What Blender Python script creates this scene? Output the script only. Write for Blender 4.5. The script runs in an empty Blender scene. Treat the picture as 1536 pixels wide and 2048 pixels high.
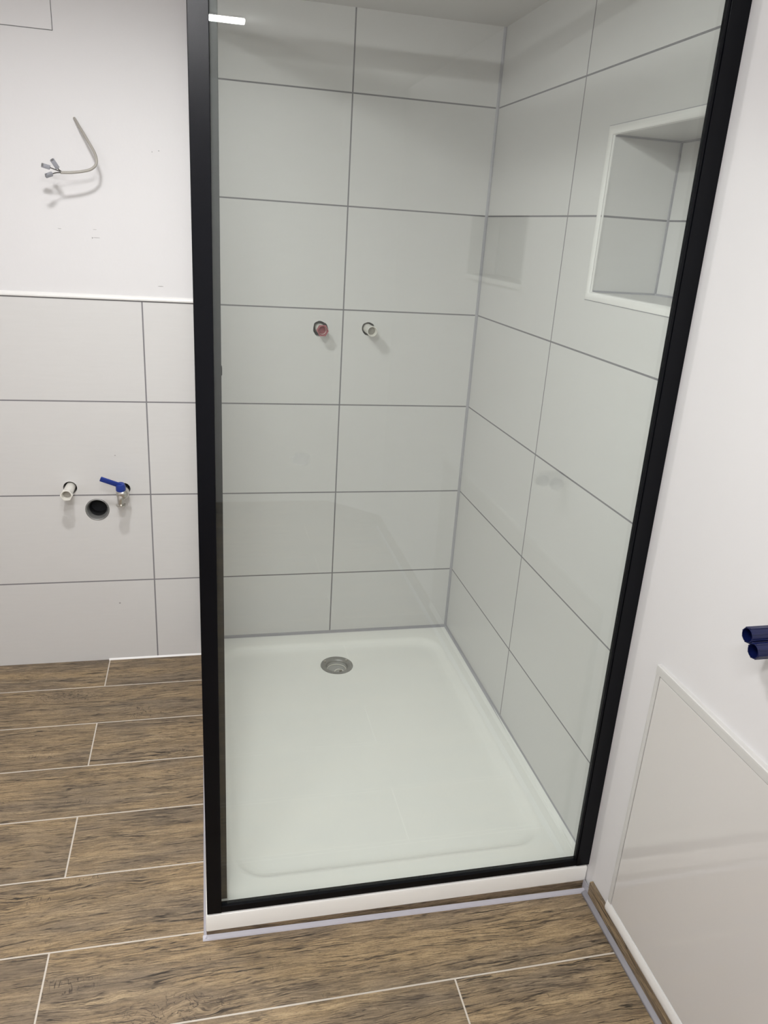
import bpy, bmesh, math, random
from mathutils import Vector, Matrix

S = bpy.context.scene
COL = S.collection
random.seed(7)

# ------------------------------------------------------------------ camera
cam_d = bpy.data.cameras.new('camera')
cam_d.sensor_fit = 'AUTO'
cam_d.sensor_width = 36.0
cam_d.lens = 1533.6 * 36.0 / 2048.0
cam_d.clip_start = 0.02
cam = bpy.data.objects.new('camera', cam_d)
COL.objects.link(cam)
PITCH, YAW, ROLL = -0.3523, 0.2413, 0.0664
fw = Vector((math.sin(YAW) * math.cos(PITCH), math.cos(YAW) * math.cos(PITCH), math.sin(PITCH)))
r0 = Vector((math.cos(YAW), -math.sin(YAW), 0.0))
u0 = r0.cross(fw)
rt = r0 * math.cos(ROLL) + u0 * math.sin(ROLL)
up = -r0 * math.sin(ROLL) + u0 * math.cos(ROLL)
M = Matrix(((rt.x, up.x, -fw.x), (rt.y, up.y, -fw.y), (rt.z, up.z, -fw.z))).to_4x4()
M.translation = Vector((-0.8632, -2.4218, 1.439))
cam.matrix_world = M
S.camera = cam

# ------------------------------------------------------------------ world, exposure
w = bpy.data.worlds.new('world')
S.world = w
w.use_nodes = True
w.node_tree.nodes['Background'].inputs[0].default_value = (0.8, 0.85, 0.9, 1)
w.node_tree.nodes['Background'].inputs[1].default_value = 0.02
S.view_settings.view_transform = 'Standard'
S.view_settings.look = 'None'
S.view_settings.gamma = 1.0
S.view_settings.use_curve_mapping = False
S.view_settings.exposure = 0.16
try:
    S.cycles.max_bounces = 10
    S.cycles.diffuse_bounces = 5
    S.cycles.glossy_bounces = 4
    S.cycles.transparent_max_bounces = 16
    S.cycles.use_denoising = True
    S.cycles.use_adaptive_sampling = True
    S.cycles.adaptive_threshold = 0.05
    S.cycles.sample_clamp_indirect = 4.0
except Exception:
    pass

SPOT_POWER = 9.5            # recessed ceiling spot left of the shower
FILL_SPOT_POWER = 9.0            # added fill spot, out of view, to brighten the right wall and panel
BAR_STRENGTH = 210.0         # slim lamp bar on the ceiling behind the camera
CEIL = 2.006
ROOM_L, ROOM_F = -2.60, -3.72


# ------------------------------------------------------------------ node helpers
class X:
    """a socket with arithmetic"""
    def __init__(s, nt, v):
        s.nt, s.v = nt, v

    def _op(s, op, *o, clamp=False):
        n = s.nt.nodes.new('ShaderNodeMath')
        n.operation = op
        n.use_clamp = clamp
        for i, q in enumerate((s,) + o):
            q = q.v if isinstance(q, X) else q
            if isinstance(q, (int, float)):
                n.inputs[i].default_value = q
            else:
                s.nt.links.new(q, n.inputs[i])
        return X(s.nt, n.outputs[0])

    def __add__(s, o): return s._op('ADD', o)
    def __radd__(s, o): return s._op('ADD', o)
    def __sub__(s, o): return s._op('SUBTRACT', o)
    def __rsub__(s, o): return X(s.nt, float(o))._op('SUBTRACT', s)
    def __mul__(s, o): return s._op('MULTIPLY', o)
    def __rmul__(s, o): return s._op('MULTIPLY', o)
    def __truediv__(s, o): return s._op('DIVIDE', o)
    def lt(s, o): return s._op('LESS_THAN', o)
    def gt(s, o): return s._op('GREATER_THAN', o)
    def abs(s): return s._op('ABSOLUTE')
    def floor(s): return s._op('FLOOR')
    def fract(s): return s._op('FRACT')
    def mod2(s): return s._op('FLOORED_MODULO', 2.0)
    def mx(s, o): return s._op('MAXIMUM', o)
    def mn(s, o): return s._op('MINIMUM', o)
    def pw(s, o): return s._op('POWER', o)
    def sq(s): return s._op('MULTIPLY', s)

    def ss(s, a, b):
        n = s.nt.nodes.new('ShaderNodeMapRange')
        n.interpolation_type = 'SMOOTHSTEP'
        s.nt.links.new(s.v, n.inputs[0])
        n.inputs[1].default_value, n.inputs[2].default_value = a, b
        n.inputs[3].default_value, n.inputs[4].default_value = 0, 1
        return X(s.nt, n.outputs[0])

    def tri(s, period, off=0.0):
        """distance to the nearest multiple of period (+off)"""
        t = ((s - off) / period).fract()
        return t.mn(1.0 - t) * period


def mat(name):
    m = bpy.data.materials.new(name)
    m.use_nodes = True
    nt = m.node_tree
    b = nt.nodes['Principled BSDF']
    return m, nt, b


def pos(nt):
    g = nt.nodes.new('ShaderNodeNewGeometry')
    s = nt.nodes.new('ShaderNodeSeparateXYZ')
    nt.links.new(g.outputs['Position'], s.inputs[0])
    return X(nt, s.outputs[0]), X(nt, s.outputs[1]), X(nt, s.outputs[2])


def vec(nt, a, b, c=0.0):
    n = nt.nodes.new('ShaderNodeCombineXYZ')
    for i, q in enumerate((a, b, c)):
        if isinstance(q, X):
            nt.links.new(q.v, n.inputs[i])
        else:
            n.inputs[i].default_value = q
    return n.outputs[0]


def noise(nt, v, scale=1.0, detail=3.0, rough=0.5, dist=0.0):
    n = nt.nodes.new('ShaderNodeTexNoise')
    nt.links.new(v, n.inputs['Vector'])
    n.inputs['Scale'].default_value = scale
    n.inputs['Detail'].default_value = detail
    n.inputs['Roughness'].default_value = rough
    n.inputs['Distortion'].default_value = dist
    return X(nt, n.outputs[0])


def voronoi(nt, v, scale=1.0):
    n = nt.nodes.new('ShaderNodeTexVoronoi')
    nt.links.new(v, n.inputs['Vector'])
    n.inputs['Scale'].default_value = scale
    return X(nt, n.outputs['Distance'])


def mixc(nt, f, a, b, mode='MIX'):
    n = nt.nodes.new('ShaderNodeMix')
    n.data_type = 'RGBA'
    n.blend_type = mode
    if isinstance(f, X):
        nt.links.new(f.v, n.inputs[0])
    else:
        n.inputs[0].default_value = f
    for q, i in ((a, 6), (b, 7)):
        if isinstance(q, (tuple, list)):
            n.inputs[i].default_value = (*q, 1.0)
        elif isinstance(q, X):
            nt.links.new(q.v, n.inputs[i])
        else:
            nt.links.new(q, n.inputs[i])
    return n.outputs[2]


def bump(nt, b, h, dist, strength=1.0):
    n = nt.nodes.new('ShaderNodeBump')
    n.inputs['Strength'].default_value = strength
    n.inputs['Distance'].default_value = dist
    nt.links.new(h.v, n.inputs['Height'])
    nt.links.new(n.outputs[0], b.inputs['Normal'])


def plain(name, c, rough=0.5, metal=0.0, spec=0.5, var=0.04, scale=40.0, coat=0.0):
    m, nt, b = mat(name)
    x, y, z = pos(nt)
    n = noise(nt, vec(nt, x, y, z), scale, 3.0)
    lo = tuple(q * (1 - var) for q in c)
    hi = tuple(min(1.0, q * (1 + var)) for q in c)
    nt.links.new(mixc(nt, n, lo, hi), b.inputs['Base Color'])
    b.inputs['Roughness'].default_value = rough
    b.inputs['Metallic'].default_value = metal
    b.inputs['Specular IOR Level'].default_value = spec
    b.inputs['Coat Weight'].default_value = coat
    return m


PAINT = (0.735, 0.725, 0.728)
TILE = (0.67, 0.665, 0.653)
GROUT = (0.235, 0.228, 0.24)


def blob(x, z, cx, cz, rx, rz):
    a = (x - cx) / rx
    c = (z - cz) / rz
    return (a.sq() + c.sq()).lt(1.0)


def wall_mat(name, u_axis, u_off, tiled, marks=()):
    """painted plaster with a field of 60 x 30 tiles; tiled(nt,x,y,z) -> mask"""
    m, nt, b = mat(name)
    x, y, z = pos(nt)
    u = x if u_axis == 'x' else y
    t = tiled(nt, x, y, z)
    g = z.tri(0.30, 1.797).lt(0.0021).mx(u.tri(0.60, u_off).lt(0.0021))
    id_ = ((z - 1.797) / 0.3).floor() * 3.7 + ((u - u_off) / 0.6).floor() * 1.9
    pv = vec(nt, x, y, z)
    fine = noise(nt, vec(nt, u * 1.0 + id_ * 3.0, z * 14.0, x + y), 9.0, 4.0, 0.6)
    cloud = noise(nt, pv, 2.2, 2.0)
    tc = mixc(nt, fine, tuple(q * 0.97 for q in TILE), tuple(q * 1.03 for q in TILE))
    tc = mixc(nt, cloud * 0.35, tc, (0.67, 0.65, 0.64))
    tc = mixc(nt, g, tc, GROUT)
    pn = noise(nt, pv, 55.0, 4.0, 0.6)
    pc = mixc(nt, cloud, tuple(q * 0.985 for q in PAINT), tuple(q * 1.015 for q in PAINT))
    if marks:
        k = None
        for a in marks:
            q = blob(u, z, *a)
            k = q if k is None else k.mx(q)
        pc = mixc(nt, k * 0.55, pc, (0.12, 0.115, 0.11))
        tc = mixc(nt, k * 0.6, tc, (0.16, 0.15, 0.14))
    nt.links.new(mixc(nt, t, pc, tc), b.inputs['Base Color'])
    ro = t * (0.30 + g * 0.5) + (1.0 - t) * 0.62
    nt.links.new(ro.v, b.inputs['Roughness'])
    b.inputs['Specular IOR Level'].default_value = 0.4
    h = (1.0 - t) * pn * 0.5 + t * (1.0 - g) * 1.2 + t * fine * 0.05
    bump(nt, b, h, 0.0012, 0.55)
    return m


def wood_mat(name, along, planks=True, seed=0.0):
    """weathered oak look tile: along = 'x' or 'y' for the grain"""
    m, nt, b = mat(name)
    x, y, z = pos(nt)
    if along == 'x':
        gx, gy = x, y + z
    else:
        gx, gy = y, x + z
    if planks:
        rr = (y * -1.0 - 0.165) / 0.1972
        row = rr.floor()
        fy = rr.fract()
        dy = fy.mn(1.0 - fy) * 0.1972
        par = (row + 1.0).mod2()
        xo = par * 0.814 - 1.197
        cc = (x - xo) / 1.2
        fx = cc.fract()
        dx = fx.mn(1.0 - fx) * 1.2
        grout = dy.mn(dx).lt(0.0018)
        pid = row * 7.31 + cc.floor() * 3.77
    else:
        grout = X(nt, 0.0) * 1.0 if False else None
        pid = (gx / 1.2).floor() * 2.3
    wn = nt.nodes.new('ShaderNodeTexWhiteNoise')
    wn.noise_dimensions = '1D'
    nt.links.new((pid + seed).v, wn.inputs['W'])
    rnd = X(nt, wn.outputs['Value'])
    ax = gx + pid * 13.7 + seed
    ay = gy + pid * 5.13
    # sparse knots swirl the grain
    kd = voronoi(nt, vec(nt, ax * 1.5, ay * 4.2, pid), 1.0)
    k = 1.0 - kd.ss(0.0, 0.35)
    w1 = noise(nt, vec(nt, ax * 1.5, ay * 5.0, 0.3), 1.0, 3.0, 0.5)
    w2 = noise(nt, vec(nt, ax * 9.0, ay * 22.0, 1.7), 1.0, 2.0, 0.5)
    w3 = noise(nt, vec(nt, ax * 38.0, ay * 70.0, 2.9), 1.0, 2.0, 0.6)
    wy = ay + (w1 - 0.5) * 0.062 + (w2 - 0.5) * 0.010 + (w3 - 0.5) * 0.0042 + k * (w2 - 0.35) * 0.05
    broad = noise(nt, vec(nt, ax * 2.2, wy * 10.0, 2.0), 1.0, 4.0, 0.6)
    band = noise(nt, vec(nt, ax * 1.6, wy * 48.0, 4.0), 1.0, 6.0, 0.7)
    fibre = noise(nt, vec(nt, ax * 16.0, wy * 300.0, 5.0), 1.0, 5.0, 0.75)
    grit = noise(nt, vec(nt, ax * 170.0, ay * 330.0, 1.0), 1.0, 3.0, 0.7)

    def lines(fx, fy, w_, sx, sy, lo, hi, seed_):
        v = (noise(nt, vec(nt, ax * fx, wy * fy, seed_), 1.0, 3.0, 0.5) - 0.5).abs()
        m_ = noise(nt, vec(nt, ax * sx, wy * sy, seed_ + 3.0), 1.0, 3.0, 0.6).ss(lo, hi)
        return (1.0 - v.ss(w_ * 0.25, w_)) * m_
    crack = lines(2.0, 62.0, 0.017, 3.4, 26.0, 0.46, 0.56, 7.0)
    crack2 = lines(6.0, 130.0, 0.034, 6.0, 38.0, 0.44, 0.56, 8.0)
    crack3 = lines(16.0, 260.0, 0.06, 12.0, 60.0, 0.42, 0.56, 9.0)
    ck3 = (noise(nt, vec(nt, ax * 26.0, ay * 34.0, 6.0), 1.0, 3.0, 0.6, 1.0) - 0.5).abs()
    knotl = (1.0 - ck3.ss(0.0, 0.022)) * k.ss(0.3, 0.75)
    tan, gry, drk = (0.390, 0.277, 0.150), (0.225, 0.172, 0.116), (0.118, 0.083, 0.052)
    c = mixc(nt, broad.ss(0.36, 0.64), gry, tan)
    c = mixc(nt, band.ss(0.49, 0.70) * 0.58, c, drk)
    c = mixc(nt, (1.0 - band).ss(0.51, 0.70) * 0.68, c, (0.58, 0.435, 0.255))
    c = mixc(nt, k.ss(0.15, 0.9) * 0.45, c, (0.16, 0.125, 0.096))
    c = mixc(nt, fibre.ss(0.47, 0.66) * 0.58, c, (0.115, 0.082, 0.050))
    c = mixc(nt, (1.0 - fibre).ss(0.51, 0.68) * 0.42, c, (0.60, 0.46, 0.28))
    c = mixc(nt, grit.ss(0.48, 0.70) * 0.5, c, (0.14, 0.105, 0.074))
    c = mixc(nt, rnd * 0.34, c, (0.19, 0.145, 0.100))
    c = mixc(nt, crack3 * 0.55, c, (0.07, 0.05, 0.034))
    c = mixc(nt, crack2 * 0.75, c, (0.045, 0.032, 0.022))
    c = mixc(nt, crack * 0.92, c, (0.026, 0.019, 0.013))
    c = mixc(nt, knotl * 0.8, c, (0.03, 0.022, 0.017))
    # short cross checks in places, like dried timber
    xv = (noise(nt, vec(nt, ax * 75.0, ay * 16.0, 12.0), 1.0, 2.0, 0.5) - 0.5).abs()
    xm = noise(nt, vec(nt, ax * 4.0, ay * 13.0, 14.0), 1.0, 2.0, 0.5).ss(0.60, 0.70) * noise(nt, vec(nt, ax * 30.0, ay * 60.0, 15.0), 1.0, 2.0, 0.5).ss(0.45, 0.55)
    cross = (1.0 - xv.ss(0.004, 0.026)) * xm
    c = mixc(nt, cross * 0.8, c, (0.04, 0.029, 0.021))
    h = 0.6 - crack * 0.5 - crack2 * 0.3 - knotl * 0.4 + fibre * 0.25
    if planks:
        c = mixc(nt, grout, c, (0.60, 0.545, 0.47))
        h = h * (1.0 - grout)
    nt.links.new(c, b.inputs['Base Color'])
    b.inputs['Roughness'].default_value = 0.46
    b.inputs['Specular IOR Level'].default_value = 0.45
    bump(nt, b, h, 0.0012, 0.55)
    return m


def glass_mat(name, tint, smudges=()):
    m = bpy.data.materials.new(name)
    m.use_nodes = True
    nt = m.node_tree
    for n in list(nt.nodes):
        nt.nodes.remove(n)
    out = nt.nodes.new('ShaderNodeOutputMaterial')
    tr = nt.nodes.new('ShaderNodeBsdfTransparent')
    tr.inputs[0].default_value = (*tint, 1)
    gl = nt.nodes.new('ShaderNodeBsdfGlossy')
    gl.inputs['Roughness'].default_value = 0.0
    gl.inputs[0].default_value = (0.97, 1.0, 0.98, 1)
    fr = nt.nodes.new('ShaderNodeFresnel')
    geo = nt.nodes.new('ShaderNodeNewGeometry')
    ior = X(nt, geo.outputs['Backfacing']) * (1 / 1.52 - 1.52) + 1.52
    nt.links.new(ior.v, fr.inputs['IOR'])
    mx = nt.nodes.new('ShaderNodeMixShader')
    nt.links.new(fr.outputs[0], mx.inputs[0])
    nt.links.new(tr.outputs[0], mx.inputs[1])
    nt.links.new(gl.outputs[0], mx.inputs[2])
    last = mx.outputs[0]
    if smudges:
        x, y, z = pos(nt)
        wob = noise(nt, vec(nt, x, z), 130.0, 2.0)
        k = None
        for cx, cz, rx, rz in smudges:
            a = (x - cx) / rx
            c = (z - cz) / rz
            q = 1.0 - (a.sq() + c.sq() + (wob - 0.5) * 0.9).ss(0.55, 1.1)
            k = q if k is None else k.mx(q)
        df = nt.nodes.new('ShaderNodeBsdfDiffuse')
        df.inputs[0].default_value = (0.32, 0.34, 0.36, 1)
        m2 = nt.nodes.new('ShaderNodeMixShader')
        nt.links.new((k * 0.085).v, m2.inputs[0])
        nt.links.new(last, m2.inputs[1])
        nt.links.new(df.outputs[0], m2.inputs[2])
        last = m2.outputs[0]
    nt.links.new(last, out.inputs[0])
    return m


def emit_mat(name, c, s):
    m, nt, b = mat(name)
    b.inputs['Base Color'].default_value = (0.9, 0.9, 0.9, 1)
    b.inputs['Emission Color'].default_value = (*c, 1)
    b.inputs['Emission Strength'].default_value = s
    return m


WHITE_LIGHT = (1.0, 0.992, 0.995)
m_back = wall_mat('back_wall_paint_and_tiles', 'x', -0.4398,
                  lambda nt, x, y, z: x.gt(-0.884).mx(z.lt(1.198)),
                  marks=((-1.155, 1.3665, 0.010, 0.0008), (-1.166, 1.3655, 0.0016, 0.0022),
                         (-1.251, 1.385, 0.005, 0.0007), (-1.158, 1.388, 0.005, 0.0006),
                         (-0.977, 1.604, 0.002, 0.0012), (-0.995, 1.60, 0.001, 0.002),
                         (-0.985, 1.242, 0.008, 0.001), (-1.141, 0.727, 0.0018, 0.0018),
                         (-1.154, 0.214, 0.0028, 0.0028)))
m_right = wall_mat('right_wall_paint_and_tiles', 'y', -0.5738,
                   lambda nt, x, y, z: y.gt(-1.150),
                   marks=((-1.207, 0.93, 0.002, 0.0025), (-1.33, 1.12, 0.003, 0.0015),
                          (-1.235, 0.50, 0.0015, 0.012), (-1.237, 0.47, 0.0012, 0.008)))
m_paint = plain('white_wall_paint', PAINT, 0.62, var=0.015, spec=0.4, scale=3.0)
m_floor = wood_mat('weathered_oak_look_floor_tiles', 'x', True, 3.1)
m_skirt = wood_mat('oak_look_skirting_tiles', 'y', False, 11.0)
m_strip = wood_mat('oak_look_strip_tile', 'x', False, 23.0)
m_trim = plain('white_edge_trim', (0.83, 0.82, 0.80), 0.28, var=0.02)
m_sil = plain('pale_lavender_silicone', (0.46, 0.45, 0.495), 0.32, var=0.04)
m_joint = plain('grey_silicone_joint', (0.40, 0.395, 0.42), 0.4)
m_tray = plain('white_acrylic', (0.92, 0.918, 0.885), 0.16, var=0.012, spec=0.5)
m_black = plain('matt_black_aluminium', (0.0022, 0.0026, 0.0042), 0.27, spec=0.16, var=0.12)
m_black2 = plain('black_seal_rubber', (0.022, 0.022, 0.023), 0.5, var=0.15)
m_glass = glass_mat('clear_greenish_glass', (0.957, 0.974, 0.962),
                    ((-0.705, 1.060, 0.018, 0.012), (-0.250, 1.017, 0.014, 0.011), (-0.222, 1.010, 0.016, 0.013)))
m_doorglass = glass_mat('clear_door_glass', (0.97, 0.98, 0.972))
m_steel = plain('brushed_stainless_steel', (0.44, 0.44, 0.43), 0.34, metal=1.0, var=0.1)
m_darksteel = plain('dull_grey_steel', (0.34, 0.34, 0.33), 0.45, metal=0.6, var=0.15)
m_cup = plain('grey_drain_plastic', (0.42, 0.42, 0.41), 0.4)
m_nickel = plain('satin_nickel', (0.62, 0.60, 0.56), 0.28, metal=1.0)
m_bluelever = plain('blue_plastic', (0.013, 0.04, 0.26), 0.4)
m_blueplug = plain('dark_blue_plastic', (0.004, 0.0075, 0.052), 0.28)
m_whiteplug = plain('white_plastic', (0.80, 0.78, 0.72), 0.4)
m_redplug = plain('dull_red_plastic', (0.36, 0.10, 0.115), 0.5)
m_void = plain('black_pipe_bore', (0.006, 0.007, 0.010), 0.7)
m_sheath = plain('pale_grey_cable_sheath', (0.37, 0.35, 0.315), 0.5)
m_wire = plain('dark_wire_insulation', (0.06, 0.055, 0.05), 0.5)
m_conn = plain('grey_connector_plastic', (0.31, 0.315, 0.345), 0.35)
m_gap = plain('dark_grey_gap', (0.17, 0.17, 0.175), 0.8)
m_panel = plain('glossy_beige_tile', (0.66, 0.64, 0.618), 0.05, var=0.012, scale=5.0, spec=0.5)
m_paneltrim = plain('pale_metal_trim', (0.62, 0.61, 0.59), 0.28, var=0.02)
m_window = plain('dark_window_pane', (0.12, 0.13, 0.13), 0.05)


# ------------------------------------------------------------------ mesh helpers
def link(name, bm, m, parent=None, smooth=False, auto=False):
    bmesh.ops.recalc_face_normals(bm, faces=bm.faces)
    me = bpy.data.meshes.new(name)
    bm.to_mesh(me)
    bm.free()
    for q in (m if isinstance(m, (list, tuple)) else [m]):
        me.materials.append(q)
    if smooth:
        for p in me.polygons:
            p.use_smooth = True
    o = bpy.data.objects.new(name, me)
    COL.objects.link(o)
    if parent:
        o.parent = parent
        o.matrix_parent_inverse = Matrix.Translation(-parent.location)
    if smooth and auto:
        me.set_sharp_from_angle(angle=math.radians(38))
    return o


def struct(name, bm, m, **k):
    o = link(name, bm, m, **k)
    o['kind'] = 'structure'
    return o


def thing(name, label, cat, loc, group=None):
    o = bpy.data.objects.new(name, None)
    COL.objects.link(o)
    o.location = loc
    o.empty_display_size = 0.05
    o['label'], o['category'] = label, cat
    if group:
        o['group'] = group
    return o


def box(bm, x0, x1, y0, y1, z0, z1, bev=0.0, seg=2):
    vs = [bm.verts.new((x, y, z)) for x in (x0, x1) for y in (y0, y1) for z in (z0, z1)]
    fs = [bm.faces.new([vs[i] for i in f]) for f in
          ((0, 1, 3, 2), (4, 6, 7, 5), (0, 4, 5, 1), (2, 3, 7, 6), (0, 2, 6, 4), (1, 5, 7, 3))]
    if bev:
        es = list({e for f in fs for e in f.edges})
        bmesh.ops.bevel(bm, geom=es, offset=bev, segments=seg, profile=0.5, affect='EDGES')
    return bm


def B(*a, **k):
    return box(bmesh.new(), *a, **k)


def frame_of(d):
    d = Vector(d).normalized()
    a = Vector((0, 0, 1)) if abs(d.z) < 0.9 else Vector((1, 0, 0))
    e1 = d.cross(a).normalized()
    return d, e1, d.cross(e1)


def rings(bm, rr, close0=True, close1=True, loop=False):
    """bridge a list of equal-length vertex rings"""
    n = len(rr[0])
    for a, c in zip(rr, rr[1:] + ([rr[0]] if loop else [])):
        for i in range(n):
            j = (i + 1) % n
            try:
                bm.faces.new((a[i], a[j], c[j], c[i]))
            except ValueError:
                pass
    if close0 and not loop:
        bm.faces.new(rr[0])
    if close1 and not loop:
        bm.faces.new(rr[-1])


def lathe(bm, p0, d, prof, seg=32, close0=True, close1=True, loop=False, sides=None):
    """revolve (distance along axis, radius) profile about the axis; sides(i)->radius factor"""
    p0 = Vector(p0)
    d, e1, e2 = frame_of(d)
    rr = []
    for t, r in prof:
        ring = []
        for i in range(seg):
            a = 2 * math.pi * i / seg
            q = r * (sides(a) if sides else 1.0)
            ring.append(bm.verts.new(p0 + d * t + (e1 * math.cos(a) + e2 * math.sin(a)) * q))
        rr.append(ring)
    rings(bm, rr, close0, close1, loop)
    return bm


def hexf(n=6):
    def f(a):
        k = 2 * math.pi / n
        return math.cos(math.pi / n) / math.cos((a % k) - k / 2)
    return f


def smooth_path(pts, n=10):
    P = [Vector(p) for p in pts]
    P = [P[0] * 2 - P[1]] + P + [P[-1] * 2 - P[-2]]
    out = []
    for i in range(1, len(P) - 2):
        a, b_, c, d = P[i - 1:i + 3]
        for k in range(n):
            t = k / n
            out.append(0.5 * ((2 * b_) + (c - a) * t + (2 * a - 5 * b_ + 4 * c - d) * t * t + (3 * b_ - a - 3 * c + d) * t ** 3))
    out.append(P[-2])
    return out


def tube(bm, pts, r, seg=12):
    pts = [Vector(p) for p in pts]
    rr = []
    e1 = None
    for i, p in enumerate(pts):
        t = (pts[min(i + 1, len(pts) - 1)] - pts[max(i - 1, 0)]).normalized()
        if e1 is None:
            _, e1, _ = frame_of(t)
        e1 = (e1 - t * e1.dot(t)).normalized()
        e2 = t.cross(e1)
        q = r(i / (len(pts) - 1)) if callable(r) else r
        rr.append([bm.verts.new(p + (e1 * math.cos(2 * math.pi * k / seg) + e2 * math.sin(2 * math.pi * k / seg)) * q) for k in range(seg)])
    rings(bm, rr)
    return bm


def sweep(bm, prof, a, b_, e1, e2):
    """straight extrusion of 2D profile from a to b"""
    a, b_, e1, e2 = map(Vector, (a, b_, e1, e2))
    rr = [[bm.verts.new(p + e1 * u + e2 * v) for u, v in prof] for p in (a, b_)]
    rings(bm, rr)
    return bm


def orient_box(bm, c, d, side, L, W, H, bev=0.0015):
    """box centred on c with length L along d, width W along side"""
    d = Vector(d).normalized()
    side = Vector(side)
    side = (side - d * side.dot(d)).normalized()
    n = d.cross(side)
    b2 = B(-L / 2, L / 2, -W / 2, W / 2, -H / 2, H / 2, bev=bev)
    mtx = Matrix((d, side, n)).transposed().to_4x4()
    mtx.translation = Vector(c)
    b2.transform(mtx)
    tmp = bpy.data.meshes.new('tmp')
    b2.to_mesh(tmp)
    b2.free()
    bm.from_mesh(tmp)
    bpy.data.meshes.remove(tmp)
    return bm


def cut(o, cutters):
    """boolean-difference the cutter bmeshes out of o"""
    objs = []
    for c in cutters:
        bmesh.ops.recalc_face_normals(c, faces=c.faces)
        me = bpy.data.meshes.new('cutter')
        c.to_mesh(me)
        c.free()
        k = bpy.data.objects.new('cutter', me)
        COL.objects.link(k)
        md = o.modifiers.new('cut', 'BOOLEAN')
        md.operation, md.solver, md.object = 'DIFFERENCE', 'EXACT', k
        objs.append(k)
    dg = bpy.context.evaluated_depsgraph_get()
    dg.update()
    new = bpy.data.meshes.new_from_object(o.evaluated_get(dg))
    new.name = o.name
    o.modifiers.clear()
    old = o.data
    o.data = new
    bpy.data.meshes.remove(old)
    for k in objs:
        me = k.data
        bpy.data.objects.remove(k)
        bpy.data.meshes.remove(me)


# ------------------------------------------------------------------ the room
PIPE_SHOWER = ((-0.510, 1.137), (-0.358, 1.142))
PIPE_LEFT = (-1.280, 0.622)
DRAIN_WALL = (-1.204, 0.548)
TAP = (-1.120, 0.617)

struct('floor', B(ROOM_L - 0.1, 0.0, ROOM_F - 0.1, 0.0, -0.08, 0.0), m_floor)
struct('ceiling', B(ROOM_L - 0.1, 0.3, ROOM_F - 0.1, 0.2, CEIL, CEIL + 0.1), m_paint)

wb = struct('wall_back', B(ROOM_L - 0.1, 0.3, 0.0, 0.2, -0.08, CEIL), m_back)


def ycyl(x, z, r, depth, seg=32, wob=0.0):
    f = (lambda a: 1.0 + wob * math.sin(3 * a + x * 9) + wob * 0.6 * math.sin(7 * a)) if wob else None
    return lathe(bmesh.new(), (x, -0.05, z), (0, 1, 0), [(0, r), (0.05 + depth, r)], seg, sides=f)


cut(wb, [ycyl(*PIPE_SHOWER[0], 0.0235, 0.09, wob=0.05), ycyl(*PIPE_SHOWER[1], 0.0205, 0.09, wob=0.03),
         ycyl(*PIPE_LEFT, 0.0205, 0.09), ycyl(*DRAIN_WALL, 0.0365, 0.14), ycyl(*TAP, 0.0195, 0.09)])

wr = struct('wall_right', B(0.0, 0.3, ROOM_F - 0.1, 0.0, -0.08, CEIL), m_right)
NY0, NY1, NZ0, NZ1, ND = -1.105, -0.744, 1.334, 1.661, 0.168
cut(wr, [B(-0.05, ND, NY0, NY1, NZ0, NZ1), B(-0.05, 0.14, -2.46, -1.985, 1.32, 1.50)])

# wall behind the camera, with the slanted corner the glass reflects
bm = B(ROOM_L - 0.1, 0.0, ROOM_F - 0.1, ROOM_F, 0.0, CEIL)
vs = [(-0.235, ROOM_F), (0.0, ROOM_F), (0.0, -3.485)]
rr = [[bm.verts.new((a, b_, q)) for a, b_ in vs] for q in (0.0, CEIL)]
rings(bm, rr)
struct('wall_front', bm, m_paint)
struct('wall_left', B(ROOM_L - 0.1, ROOM_L, ROOM_F, 0.0, 0.0, CEIL), m_paint)

# skirting tiles
struct('baseboard_right', B(-0.009, 0.0, -2.49, -1.196, 0.0, 0.043, bev=0.0012), m_skirt)
struct('baseboard_right_2', B(-0.009, 0.0, -3.48, -2.49, 0.0, 0.062, bev=0.0012), m_skirt)
bm = B(ROOM_L, -0.238, ROOM_F, ROOM_F + 0.009, 0.0, 0.062)
d = Vector((0.235, 0.235, 0)).normalized()
orient_box(bm, Vector((-0.1175, ROOM_F + 0.1175, 0.031)) + Vector((-0.7, 0.7, 0)) * 0.0045, d, (-0.7, 0.7, 0), 0.332, 0.009, 0.062)
struct('baseboard_front', bm, m_strip)

# tile edge trim that ends the half-height tiling
QR = [(0.0, 0.0), (0.006, 0.0), (0.0065, 0.004), (0.0055, 0.008), (0.0035, 0.0105), (0.0, 0.0125)]
bm = sweep(bmesh.new(), QR, (ROOM_L, 0.0, 1.1995), (-0.884, 0.0, 1.1995), (0, -1, 0), (0, 0, 1))
struct('trim_1', bm, m_trim)

# niche edge: mitred convex trim, and grey joints along the inner edges
bm = bmesh.new()
TW = 0.017
corners = [(NY1 + TW, NZ1 + TW, NY1, NZ1), (NY1 + TW, NZ0 - TW, NY1, NZ0),
           (NY0 - TW, NZ0 - TW, NY0, NZ0), (NY0 - TW, NZ1 + TW, NY0, NZ1)]
prof = [(0.0, 0.0005), (0.0, -0.0020), (0.3, -0.0036), (0.6, -0.0034), (0.85, -0.0014), (1.0, 0.003), (1.0, 0.006)]
rr = []
for oy, oz, iy, iz in corners:
    rr.append([bm.verts.new((xx, oy + (iy - oy) * f * 1.06, oz + (iz - oz) * f * 1.06)) for f, xx in prof])
n = len(prof)
for a, c in zip(rr, rr[1:] + rr[:1]):
    for i in range(n - 1):
        bm.faces.new((a[i], a[i + 1], c[i + 1], c[i]))
struct('trim_2', bm, m_trim, smooth=True, auto=True)
bm = bmesh.new()
J = 0.004
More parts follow.
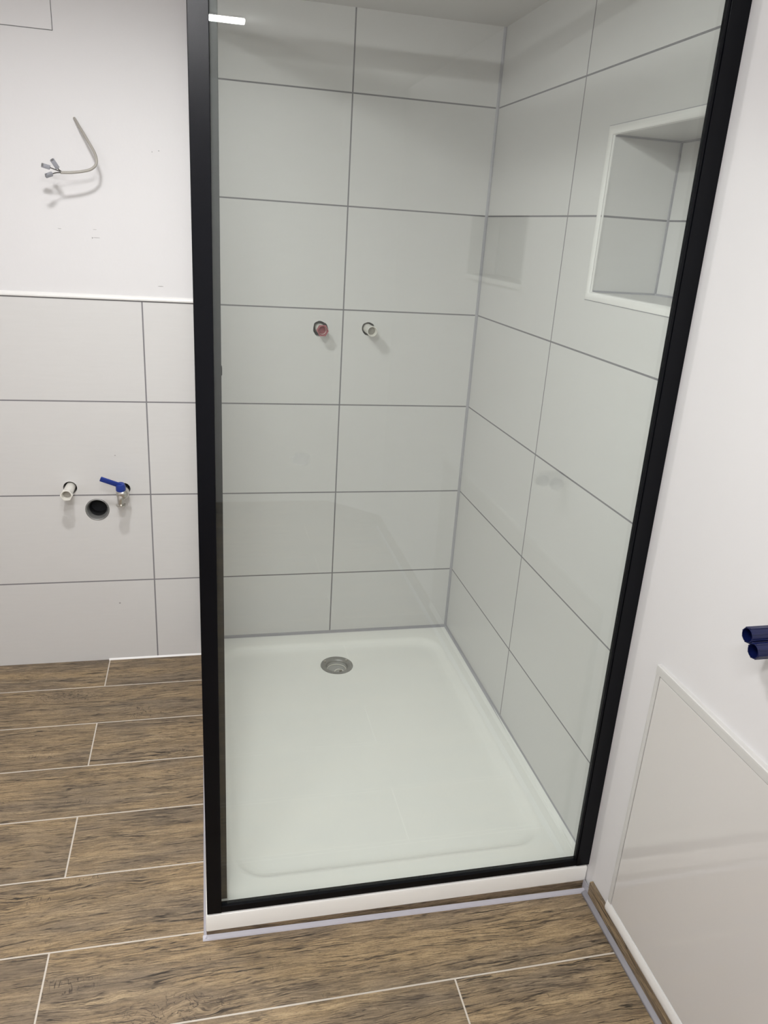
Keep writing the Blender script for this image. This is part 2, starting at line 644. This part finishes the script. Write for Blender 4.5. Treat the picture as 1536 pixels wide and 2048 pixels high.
for yy, zz in ((NY1, NZ1), (NY1, NZ0), (NY0, NZ1), (NY0, NZ0)):
    box(bm, 0.0055, ND, yy - (J if yy == NY1 else 0), yy + (0 if yy == NY1 else J), zz - (J if zz == NZ1 else 0), zz + (0 if zz == NZ1 else J))
for yy in (NY0, NY1):
    box(bm, ND - J, ND, yy - (J if yy == NY1 else 0), yy + (0 if yy == NY1 else J), NZ0, NZ1)
for zz in (NZ0, NZ1):
    box(bm, ND - J, ND, NY0, NY1, zz - (J if zz == NZ1 else 0), zz + (0 if zz == NZ1 else J))
# thin grey outline between trim and wall tiles
o = 0.0020
for y0, y1, z0, z1 in ((NY0 - TW - o, NY1 + TW + o, NZ1 + TW, NZ1 + TW + o), (NY0 - TW - o, NY1 + TW + o, NZ0 - TW - o, NZ0 - TW),
                       (NY1 + TW, NY1 + TW + o, NZ0 - TW, NZ1 + TW)):
    box(bm, -0.0006, 0.001, y0, y1, z0, z1)
struct('trim_3', bm, m_joint)

# silicone in the shower corner
bm = bmesh.new()
sweep(bm, [(0, 0), (0.0075, 0), (0.002, 0.002), (0, 0.0075)], (0, 0, 0.062), (0, 0, CEIL), (-1, 0, 0), (0, -1, 0))
struct('trim_4', bm, m_joint)
# raised paint edge beside the shower frame
bm = bmesh.new()
rows = []
for z in (0.045, 0.4, 0.8, 1.2, 1.6, CEIL):
    t = 0.0145 * max(0.0, (z - 0.0625)) / 1.75
    rows.append([bm.verts.new((-q, y, z)) for y, q in ((-1.150, 0.0003 + t), (-1.188, 0.0006 + t), (-1.193, 0.0016 + t), (-1.199, 0.0016 + t), (-1.206, 0.0008 + t * 0.95),
                                                       (-1.26, 0.0005 + t * 0.8), (-1.40, 0.0004 + t * 0.4), (-1.60, 0.0003 + t * 0.1), (-1.70, -0.0005))])
for a, c in zip(rows, rows[1:]):
    for i in range(len(a) - 1):
        bm.faces.new((a[i], a[i + 1], c[i + 1], c[i]))
struct('trim_5', bm, m_paint, smooth=True)
# silicone between floor and skirting
bm = sweep(bmesh.new(), [(0, 0), (0.012, 0), (0.009, 0.0035), (0.003, 0.007), (0, 0.009)], (-0.008, -1.186, 0), (-0.008, -3.48, 0), (-1, 0, 0), (0, 0, 1))
struct('trim_6', bm, m_sil, smooth=True)
bm = sweep(bmesh.new(), [(0, 0), (0.005, 0), (0.002, 0.002), (0, 0.005)], (-1.20, 0, 0), (-0.892, 0, 0), (0, -1, 0), (0, 0, 1))
struct('trim_8', bm, m_trim)
# small window recess in the right wall, beside the camera
wn_ = struct('window_1', B(0.10, 0.13, -2.46, -1.985, 1.32, 1.50), m_window)
bm = B(-0.012, 0.10, -2.47, -1.975, 1.305, 1.32, bev=0.003)
q = link('window_sill', bm, m_trim, wn_)

# ------------------------------------------------------------------ shower tray
tray = thing('shower_tray', 'white flat rectangular shower tray behind the black framed glass', 'shower tray', (-0.44, -0.58, 0.0))


def rrect(x0, x1, y0, y1, r, nc=10, ne=10):
    pts = []
    cs = ((x1 - r, y1 - r, 0), (x0 + r, y1 - r, 90), (x0 + r, y0 + r, 180), (x1 - r, y0 + r, 270))
    for i, (cx, cy, a0) in enumerate(cs):
        arc = [Vector((cx + r * math.cos(math.radians(a0 + 90 * k / nc)), cy + r * math.sin(math.radians(a0 + 90 * k / nc)))) for k in range(nc + 1)]
        pts += arc
        nx = cs[(i + 1) % 4]
        a1 = math.radians(nx[2])
        nxt = Vector((nx[0] + r * math.cos(a1), nx[1] + r * math.sin(a1)))
        for k in range(1, ne):
            pts.append(arc[-1].lerp(nxt, k / ne))
    return pts


DX, DY, DR = -0.444, -0.193, 0.054
bm = bmesh.new()
OUT = (-0.882, -0.0015, -1.168, -0.0015)


def inset(R, k):
    return (R[0] + k, R[1] - k, R[2] + k, R[3] - k)


INN = (-0.822, -0.064, -1.083, -0.072)
loops = [(inset(OUT, 0.004), 0.004, 0.0175), (OUT, 0.004, 0.019), (OUT, 0.004, 0.056), (inset(OUT, 0.0015), 0.004, 0.0596),
         (inset(OUT, 0.005), 0.004, 0.0615), (inset(OUT, 0.012), 0.006, 0.062), (inset(INN, -0.006), 0.086, 0.0618),
         (INN, 0.080, 0.0608), (inset(INN, 0.007), 0.075, 0.0565), (inset(INN, 0.016), 0.069, 0.0485),
         (inset(INN, 0.026), 0.064, 0.0448), (inset(INN, 0.040), 0.06, 0.0440)]
rr = []
for R, rad, z in loops:
    rr.append([bm.verts.new((p.x, p.y, z)) for p in rrect(*R, rad)])
P = rrect(*inset(INN, 0.040), 0.06)
for rad, z, f in ((None, 0.0425, 0.5), (DR, 0.0405, 0), (DR - 0.002, 0.030, 0)):
    ring = []
    for p in P:
        a = math.atan2(p.y - DY, p.x - DX)
        e = Vector((DX + (rad or DR) * math.cos(a), DY + (rad or DR) * math.sin(a)))
        if rad is None:
            e = e.lerp(p, f)
        ring.append(bm.verts.new((e.x, e.y, z)))
    rr.append(ring)
rings(bm, rr, True, False)
link('basin', bm, m_tray, tray, smooth=True, auto=True)
# wedge where the rim rises towards the front along the right wall
bm = bmesh.new()
va = [bm.verts.new(p) for p in ((-0.0015, -0.40, 0.0622), (-0.0015, -1.155, 0.0622), (-0.021, -1.155, 0.0622))]
vb = [bm.verts.new(p) for p in ((-0.0015, -0.40, 0.0625), (-0.0015, -1.155, 0.0645), (-0.0195, -1.155, 0.0638))]
bm.faces.new(va); bm.faces.new(vb)
for i in range(3):
    bm.faces.new((va[i], va[(i + 1) % 3], vb[(i + 1) % 3], vb[i]))
link('raised_edge', bm, m_tray, tray)
link('support', B(-0.878, -0.003, -1.157, -0.003, 0.0, 0.0175), m_tray, tray)
bm = sweep(bmesh.new(), [(0, 0), (0.008, 0), (0.002, 0.002), (0, 0.008)], (-0.88, 0, 0.0615), (0, 0, 0.0615), (0, -1, 0), (0, 0, 1))
sweep(bm, [(0, 0), (0.008, 0), (0.002, 0.002), (0, 0.008)], (0, 0, 0.0615), (0, -1.14, 0.0615), (-1, 0, 0), (0, 0, 1))
struct('trim_7', bm, m_joint)
PB = [(0, 0), (0.0100, 0), (0.008, 0.0026), (0.0035, 0.0045), (0, 0.006)]
bm = sweep(bmesh.new(), PB, (-0.889, -1.165, 0), (-0.002, -1.178, 0), (0, -1, 0), (0, 0, 1))
sweep(bm, PB[:1] + [(u * 0.75, v) for u, v in PB[1:]], (-0.880, -1.172, 0), (-0.880, -0.002, 0), (-1, 0, 0), (0, 0, 1))
sweep(bm, [(0, 0), (0.012, 0), (0.009, 0.010), (0.004, 0.021), (0, 0.024)], (-0.009, -1.170, 0), (-0.009, -1.197, 0), (1, 0, 0), (0, 0, 1))
link('floor_joint', bm, m_sil, tray)['label'] = 'pale lavender silicone bead on the floor'
bm = bmesh.new()
vs = [[bm.verts.new(p) for p in ((-0.881, -1.157, z), (-0.003, -1.157, z), (-0.003, -1.170, z), (-0.881, -1.1645, z))] for z in (0.0, 0.0188)]
rings(bm, vs)
link('front_strip', bm, m_strip, tray)['label'] = 'wood look tile strip under the tray lip'

# ------------------------------------------------------------------ drain in the tray
dr = thing('floor_drain', 'round grey steel drain without its cover in the shower tray', 'drain', (DX, DY, 0.04))
bm = lathe(bmesh.new(), (DX, DY, 0), (0, 0, 1), [(0.0385, 0.0555), (0.0425, 0.0545), (0.0430, 0.052), (0.0420, 0.044), (0.0400, 0.0385), (0.0365, 0.0360), (0.0300, 0.0350), (0.0300, 0.045)], 48, loop=True)
link('flange', bm, m_darksteel, dr, smooth=True, auto=True)
bm = lathe(bmesh.new(), (DX, DY, 0), (0, 0, 1), [(0.0330, 0.0352), (0.0230, 0.0340), (0.0235, 0.0318), (0.0225, 0.0270), (0.0225, 0.003)], 48, close0=False)
link('cup', bm, m_cup, dr, smooth=True, auto=True)
bm = lathe(bmesh.new(), (DX, DY, 0), (0, 0, 1), [(0.0240, 0.0338), (0.0262, 0.0332), (0.0262, 0.0312), (0.0240, 0.0306)], 48, loop=True)
link('cup_rim', bm, m_whiteplug, dr, smooth=True)
arc = [Vector((DX + 0.006 + 0.017 * math.cos(a), DY - 0.022 + 0.022 * math.sin(a), 0.0245)) for a in [math.radians(25 + 140 * k / 14) for k in range(15)]]
link('strainer_arc', tube(bmesh.new(), arc, 0.0022, 8), m_whiteplug, dr, smooth=True)
for a, rad, z in ((145, 0.0455, 0.0425), (35, 0.0455, 0.0425), (284, 0.031, 0.040)):
    px, py = DX + rad * math.cos(math.radians(a)), DY + rad * math.sin(math.radians(a))
    bm = lathe(bmesh.new(), (px, py, 0), (0, 0, 1), [(z - 0.004, 0.0042), (z + 0.0018, 0.0042), (z + 0.003, 0.0028), (z + 0.0032, 0.001)], 16)
    link('screw', bm, m_nickel, dr, smooth=True, auto=True)

# ------------------------------------------------------------------ black framed shower screen
sc = thing('shower_screen', 'black framed glass shower screen standing on the white tray', 'shower screen', (-0.44, -1.155, 0.062))
TOP = 1.950
link('corner_post', B(-0.879, -0.849, -1.1675, -1.135, 0.0646, TOP, bev=0.001), m_black, sc)
link('glazing_bead', B(-0.8492, -0.8372, -1.1515, -1.132, 0.086, TOP - 0.03, bev=0.0006), m_black2, sc)
bm = bmesh.new()
for y0, y1, k in ((-1.1675, -1.1565, -0.033), (-1.1565, -1.138, -0.020)):
    box(bm, k, 0.0035, y0, y1, 0.0646, TOP, bev=0.0008)
box(bm, -0.0385, -0.0335, -1.1655, -1.1565, 0.084, TOP - 0.02, bev=0.0005)
for v in bm.verts:                       # the profile leans in a little towards the top
    v.co.x -= 0.0165 * (v.co.z - 0.0625) / 1.75
link('wall_profile', bm, m_black, sc)
link('bottom_rail', B(-0.8495, -0.0300, -1.1665, -1.1515, 0.0648, 0.0812, bev=0.001), m_black, sc)
link('top_rail', B(-0.8495, -0.0400, -1.1665, -1.142, TOP - 0.028, TOP, bev=0.001), m_black, sc)
link('glass_pane', B(-0.8495, -0.0350, -1.1600, -1.1540, 0.0814, TOP - 0.0283), m_glass, sc)
# side door in the plane of the post, seen edge on
door = bpy.data.objects.new('door', None)
COL.objects.link(door)
door.location = (-0.864, -0.57, 0.062)
door.parent = sc
door.matrix_parent_inverse = Matrix.Translation(-sc.location)


def sub(name, bm, m):
    o = link(name, bm, m)
    o.parent = door
    o.matrix_parent_inverse = Matrix.Translation(-door.location) @ Matrix.Translation(Vector((0, 0, 0)))
    return o


door.matrix_parent_inverse = Matrix.Translation(-sc.location)
sub('door_stile', B(-0.877, -0.851, -1.133, -1.103, 0.070, TOP - 0.004, bev=0.001), m_black)
sub('door_stile', B(-0.877, -0.851, -0.034, -0.002, 0.0646, TOP, bev=0.001), m_black)
sub('door_rail', B(-0.876, -0.852, -1.1028, -0.0342, 0.070, 0.100, bev=0.001), m_black)
sub('door_rail', B(-0.876, -0.852, -1.1028, -0.0342, TOP - 0.034, TOP - 0.004, bev=0.001), m_black)
sub('door_glass', B(-0.867, -0.861, -1.1027, -0.0343, 0.1003, TOP - 0.0343), m_doorglass)
sub('door_catch', B(-0.8505, -0.8355, -1.131, -1.117, 1.196, 1.211, bev=0.0015), m_black2)

# ------------------------------------------------------------------ pipe stubs


def stub(x, z, L, label, m_tube, m_rim, group=None, hexed=True, r=0.0145):
    t = thing('pipe_stub', label, 'pipe', (x, 0, z), group)
    d = (0, -1, 0)
    bm = lathe(bmesh.new(), (x, 0, z), d, [(-0.06, r), (L - 0.014, r), (L - 0.014, r - 0.0025), (-0.06, r - 0.0025)], 36, loop=True)
    link('tube', bm, m_tube, t, smooth=True, auto=True)
    f = hexf(6) if hexed else None
    R = r + (0.003 if hexed else 0.0012)
    bm = bmesh.new()
    p0 = Vector((x, 0, z))
    D, e1, e2 = frame_of(d)
    seg = 36
    rr = []
    for tt, q, use in ((L - 0.016, r + 0.0003, False), (L - 0.014, R, True), (L - 0.001, R, True), (L, R - 0.001, True), (L, r - 0.0004, False), (L - 0.004, r - 0.0016, False), (L - 0.03, r - 0.0018, False)):
        rr.append([bm.verts.new(p0 + D * tt + (e1 * math.cos(2 * math.pi * i / seg) + e2 * math.sin(2 * math.pi * i / seg)) * q * (f(2 * math.pi * i / seg) * 1.06 if (use and f) else 1.0)) for i in range(seg)])
    rings(bm, rr, False, False)
    link('rim', bm, m_rim, t, smooth=True, auto=True)
    bm = lathe(bmesh.new(), (x, 0, z), d, [(L - 0.030, r - 0.0019), (L - 0.020, r - 0.0019)], 24)
    link('plug', bm, m_redplug if m_rim is m_redplug else m_sheath, t)
    return t


stub(*PIPE_SHOWER[0], 0.052, 'short pipe stub with a red plastic rim in the shower tiles', m_whiteplug, m_redplug)
stub(*PIPE_SHOWER[1], 0.066, 'white round pipe stub right of the red one in the shower', m_whiteplug, m_whiteplug, hexed=False)
stub(*PIPE_LEFT, 0.075, 'white hexagonal pipe stub left of the round wall drain', m_whiteplug, m_whiteplug)

# ------------------------------------------------------------------ waste pipe in the wall
wp = thing('waste_pipe', 'round open waste pipe in the tiles below the blue tap', 'pipe', (DRAIN_WALL[0], 0, DRAIN_WALL[1]))
c0 = (DRAIN_WALL[0], 0, DRAIN_WALL[1])
bm = lathe(bmesh.new(), c0, (0, 1, 0), [(-0.0015, 0.0355), (-0.0022, 0.0340), (-0.0010, 0.0325), (0.006, 0.0300), (0.016, 0.0270), (0.09, 0.0268), (0.09, 0.0355)], 48, loop=True)
link('socket', bm, m_darksteel, wp, smooth=True, auto=True)
c1 = (DRAIN_WALL[0] + 0.001, 0, DRAIN_WALL[1] + 0.0005)
bm = lathe(bmesh.new(), c1, (0, 1, 0), [(0.0170, 0.0266), (0.0165, 0.0262), (0.020, 0.0252), (0.06, 0.0250), (0.06, 0.0266)], 48, loop=True)
link('seal', bm, m_black2, wp, smooth=True, auto=True)
bm = lathe(bmesh.new(), c1, (0, 1, 0), [(0.05, 0.0249), (0.058, 0.0249)], 40)
link('bore', bm, m_void, wp)

# ------------------------------------------------------------------ washing tap with blue lever
tap = thing('ball_valve_tap', 'small nickel wall tap with a blue lever', 'tap', (TAP[0], 0, TAP[1]))
bx, by, bz = TAP[0] - 0.004, -0.050, TAP[1] + 0.004
bm = lathe(bmesh.new(), (TAP[0], 0, TAP[1]), (0, -1, 0), [(-0.06, 0.0105), (0.012, 0.0105), (0.016, 0.0135), (0.026, 0.0175), (0.042, 0.0195), (0.054, 0.0180), (0.062, 0.0130), (0.065, 0.0060)], 32)
link('body', bm, m_nickel, tap, smooth=True, auto=True)
bm = tube(bmesh.new(), smooth_path([(bx, by + 0.004, bz), (bx, by - 0.004, bz - 0.012), (bx - 0.001, by - 0.008, bz - 0.024), (bx - 0.001, by - 0.008, bz - 0.036)], 8), lambda t: 0.0155 - 0.0065 * min(1, t * 1.4), 20)
lathe(bm, (bx - 0.001, by - 0.008, bz - 0.033), (0, 0, -1), [(0, 0.0090), (0.003, 0.0155), (0.0055, 0.0155), (0.0055, 0.010), (0.002, 0.007)], 28)
link('spout', bm, m_nickel, tap, smooth=True, auto=True)
bm = lathe(bmesh.new(), (bx, by, bz + 0.010), (0, 0, 1), [(0, 0.008), (0.007, 0.008), (0.008, 0.0105), (0.017, 0.0105), (0.019, 0.009)], 24)
link('stem', bm, m_nickel, tap, smooth=True, auto=True)
bm = bmesh.new()
pA, pB = Vector((bx + 0.004, by - 0.006, bz + 0.024)), Vector((bx - 0.057, by - 0.012, bz + 0.050))
orient_box(bm, (pA + pB) / 2, pB - pA, (0, -0.35, 1), (pB - pA).length, 0.0165, 0.006, 0.0018)
lathe(bm, (bx, by, bz + 0.008), (0, -0.25, 1), [(0.002, 0.0150), (0.016, 0.0145), (0.024, 0.0115), (0.025, 0.004)], 24)
link('lever', bm, m_bluelever, tap, smooth=True, auto=True)

# ------------------------------------------------------------------ cable hanging out of the wall
cb = thing('electrical_cable', 'grey electrical cable end with connectors hanging from the white wall', 'cable', (-1.191, 0, 1.665))
path = [(-1.196, 0.03, 1.672), (-1.191, -0.002, 1.665), (-1.176, -0.028, 1.643), (-1.153, -0.050, 1.607), (-1.137, -0.066, 1.578), (-1.134, -0.078, 1.556),
        (-1.146, -0.086, 1.541), (-1.168, -0.092, 1.533), (-1.196, -0.097, 1.528), (-1.222, -0.100, 1.526)]
link('sheath', tube(bmesh.new(), smooth_path(path, 8), 0.0036, 14), m_sheath, cb, smooth=True)
E0 = Vector((-1.221, -0.100, 1.526))
ends = [((-1.246, -0.102, 1.5355), (-1.267, -0.103, 1.5405), (0, -0.3, 1)),
        ((-1.240, -0.112, 1.5210), (-1.256, -0.122, 1.5140), (0.2, -0.6, 1)),
        ((-1.227, -0.104, 1.5350), (-1.240, -0.108, 1.5560), (1, -0.3, 0.4))]
for a, b_, sd in ends:
    a, b_ = Vector(a), Vector(b_)
    link('wire', tube(bmesh.new(), smooth_path([E0 + Vector((0.006, 0, 0)), E0.lerp(a, 0.5) + Vector((0, 0, 0.001)), a, a.lerp(b_, 0.4)], 6), 0.0014, 8), m_wire, cb, smooth=True)
    bm = bmesh.new()
    orient_box(bm, (a + b_) / 2, b_ - a, sd, (b_ - a).length, 0.0105, 0.0075, 0.0016)
    dd = (b_ - a).normalized()
    cn = link('connector', bm, m_conn, cb, smooth=True, auto=True)
    bm = bmesh.new()
    orient_box(bm, b_ - dd * 0.0035 + Vector((0, -0.0036, 0.0012)), dd, sd, 0.005, 0.0075, 0.002, 0.0005)
    q = link('cap', bm, m_gap, None)
    q.parent = cn
    q.matrix_parent_inverse = cn.matrix_world.inverted()

# ------------------------------------------------------------------ inspection hatch, top left
ht = thing('inspection_hatch', 'flush white painted inspection hatch at the top left of the wall', 'hatch', (-1.38, 0, 1.866))
link('door_leaf', B(-1.53, -1.2315, -0.0022, 0.0, 1.8675, 1.985, bev=0.0004), m_paint, ht)
bm = B(-1.5315, -1.2300, -0.0009, 0.0, 1.8660, 1.8675)
box(bm, -1.2315, -1.2300, -0.0009, 0.0, 1.8675, 1.985)
link('gap_line', bm, m_gap, ht)

# ------------------------------------------------------------------ tiled panel low on the right wall
pn = thing('wall_panel', 'glossy beige tiled panel with pale edge trim low on the right wall', 'wall panel', (0, -1.88, 0.045))
PY0, PY1, PZ0, PZ1 = -2.49, -1.277, 0.076, 0.677
link('tile_face', B(-0.0110, 0.0, PY0, PY1 - 0.0145, PZ0 + 0.001, PZ1 - 0.0205, bev=0.0006), m_panel, pn)
link('backing', B(-0.0085, 0.0, PY0, PY1 - 0.001, PZ0, PZ1 - 0.001), m_gap, pn)
TP = [(0, 0), (0, 0.0100), (0.0015, 0.0118), (0.005, 0.0122), (1, 0.0118), (1, 0)]


def trim_prof(wd):
    return [(min(u, 1) * (wd if u == 1 else 1), v) for u, v in TP]


bm = sweep(bmesh.new(), trim_prof(0.0130), (0, PY1, 0.045), (0, PY1, PZ1 - 0.0187), (0, -1, 0), (-1, 0, 0))
link('edge_trim', bm, m_paneltrim, pn)
bm = sweep(bmesh.new(), trim_prof(0.0185), (0, PY1, PZ1), (0, PY0, PZ1), (0, 0, -1), (-1, 0, 0))
link('edge_trim', bm, m_paneltrim, pn)
bm = sweep(bmesh.new(), [(0, 0), (0, 0.0095), (0.004, 0.0135), (0.012, 0.0155), (0.022, 0.0145), (0.030, 0.0122), (0.031, 0)], (0, PY1 + 0.0, 0.0435), (0, PY0, 0.0435), (0, 0, 1), (-1, 0, 0))
link('bottom_trim', bm, m_trim, pn, smooth=True, auto=True)

# ------------------------------------------------------------------ two blue plugs on the right wall
GRP = 'blue pipe plugs on the right wall'
for (yy, zz, L), lab in ((((-1.5475, 0.8975, 0.070)), 'dark blue ribbed pipe plug on the right wall, the upper one'),
                         (((-1.5665, 0.8815, 0.070)), 'dark blue ribbed pipe plug on the right wall, the lower one')):
    t = thing('pipe_plug', lab, 'pipe plug', (0, yy, zz), GRP)
    R = 0.0122
    bm = lathe(bmesh.new(), (0, yy, zz), (-1, 0, 0), [(0.012, 0.0085), (0.012, R * 0.86), (0.018, R * 0.97), (L - 0.001, R), (L, R - 0.0006), (L, R - 0.0017), (L - 0.045, R - 0.0022)], 40)
    body = link('cap', bm, m_blueplug, t, smooth=True, auto=True)
    for k in range(8):
        a = 2 * math.pi * k / 8 + 0.2
        rd = Vector((0, math.cos(a), math.sin(a)))
        bm = bmesh.new()
        orient_box(bm, Vector((0, yy, zz)) + rd * (R - 0.0002) + Vector((-(L + 0.020) / 2, 0, 0)), (1, 0, 0), Vector((0, -math.sin(a), math.cos(a))), L - 0.021, 0.0022, 0.0022, 0.0004)
        link('rib', bm, m_blueplug, t)
    bm = lathe(bmesh.new(), (0, yy, zz), (-1, 0, 0), [(-0.02, 0.0085), (0.020, 0.0085)], 24)
    link('thread', bm, m_nickel, t, smooth=True, auto=True)

# ------------------------------------------------------------------ lamps
m_spot = emit_mat('spot_diffuser', WHITE_LIGHT, 12.0)
for sx, sy, pw_, lab in ((-1.13, -0.92, SPOT_POWER, 'round white recessed ceiling spot left of the shower screen'),
                         (-0.90, -1.75, FILL_SPOT_POWER, 'round white ceiling spot added as fill light in front of the shower screen')):  # second entry is an invented fill lamp for the right side
    sp = thing('ceiling_spot', lab, 'ceiling light', (sx, sy, CEIL), 'recessed ceiling spots')
    bm = lathe(bmesh.new(), (sx, sy, CEIL), (0, 0, -1), [(0.0, 0.075), (0.005, 0.073), (0.006, 0.064), (0.003, 0.060), (0.0, 0.060)], 48, loop=True)
    link('ring', bm, m_trim, sp, smooth=True)
    bm = lathe(bmesh.new(), (sx, sy, CEIL), (0, 0, -1), [(0.0005, 0.0595), (0.0015, 0.0595)], 48)
    link('diffuser', bm, m_spot, sp)
    ld = bpy.data.lights.new('spot_light', 'AREA')
    ld.shape, ld.size, ld.energy, ld.color = 'DISK', 0.115, pw_, WHITE_LIGHT
    lo = bpy.data.objects.new('spot_light', ld)
    COL.objects.link(lo)
    lo.location = (0, 0, -0.004)
    lo.parent = sp

lb = thing('ceiling_light_bar', 'slim white lamp bar on the ceiling reflected in the shower glass', 'ceiling light', (-1.33, -2.585, CEIL))
link('housing', B(-1.935, -0.727, -2.598, -2.572, CEIL - 0.006, CEIL, bev=0.001), m_trim, lb)
link('diffuser', B(-1.930, -0.729, -2.596, -2.574, CEIL - 0.017, CEIL - 0.0062, bev=0.003), emit_mat('bar_diffuser', WHITE_LIGHT, BAR_STRENGTH), lb)
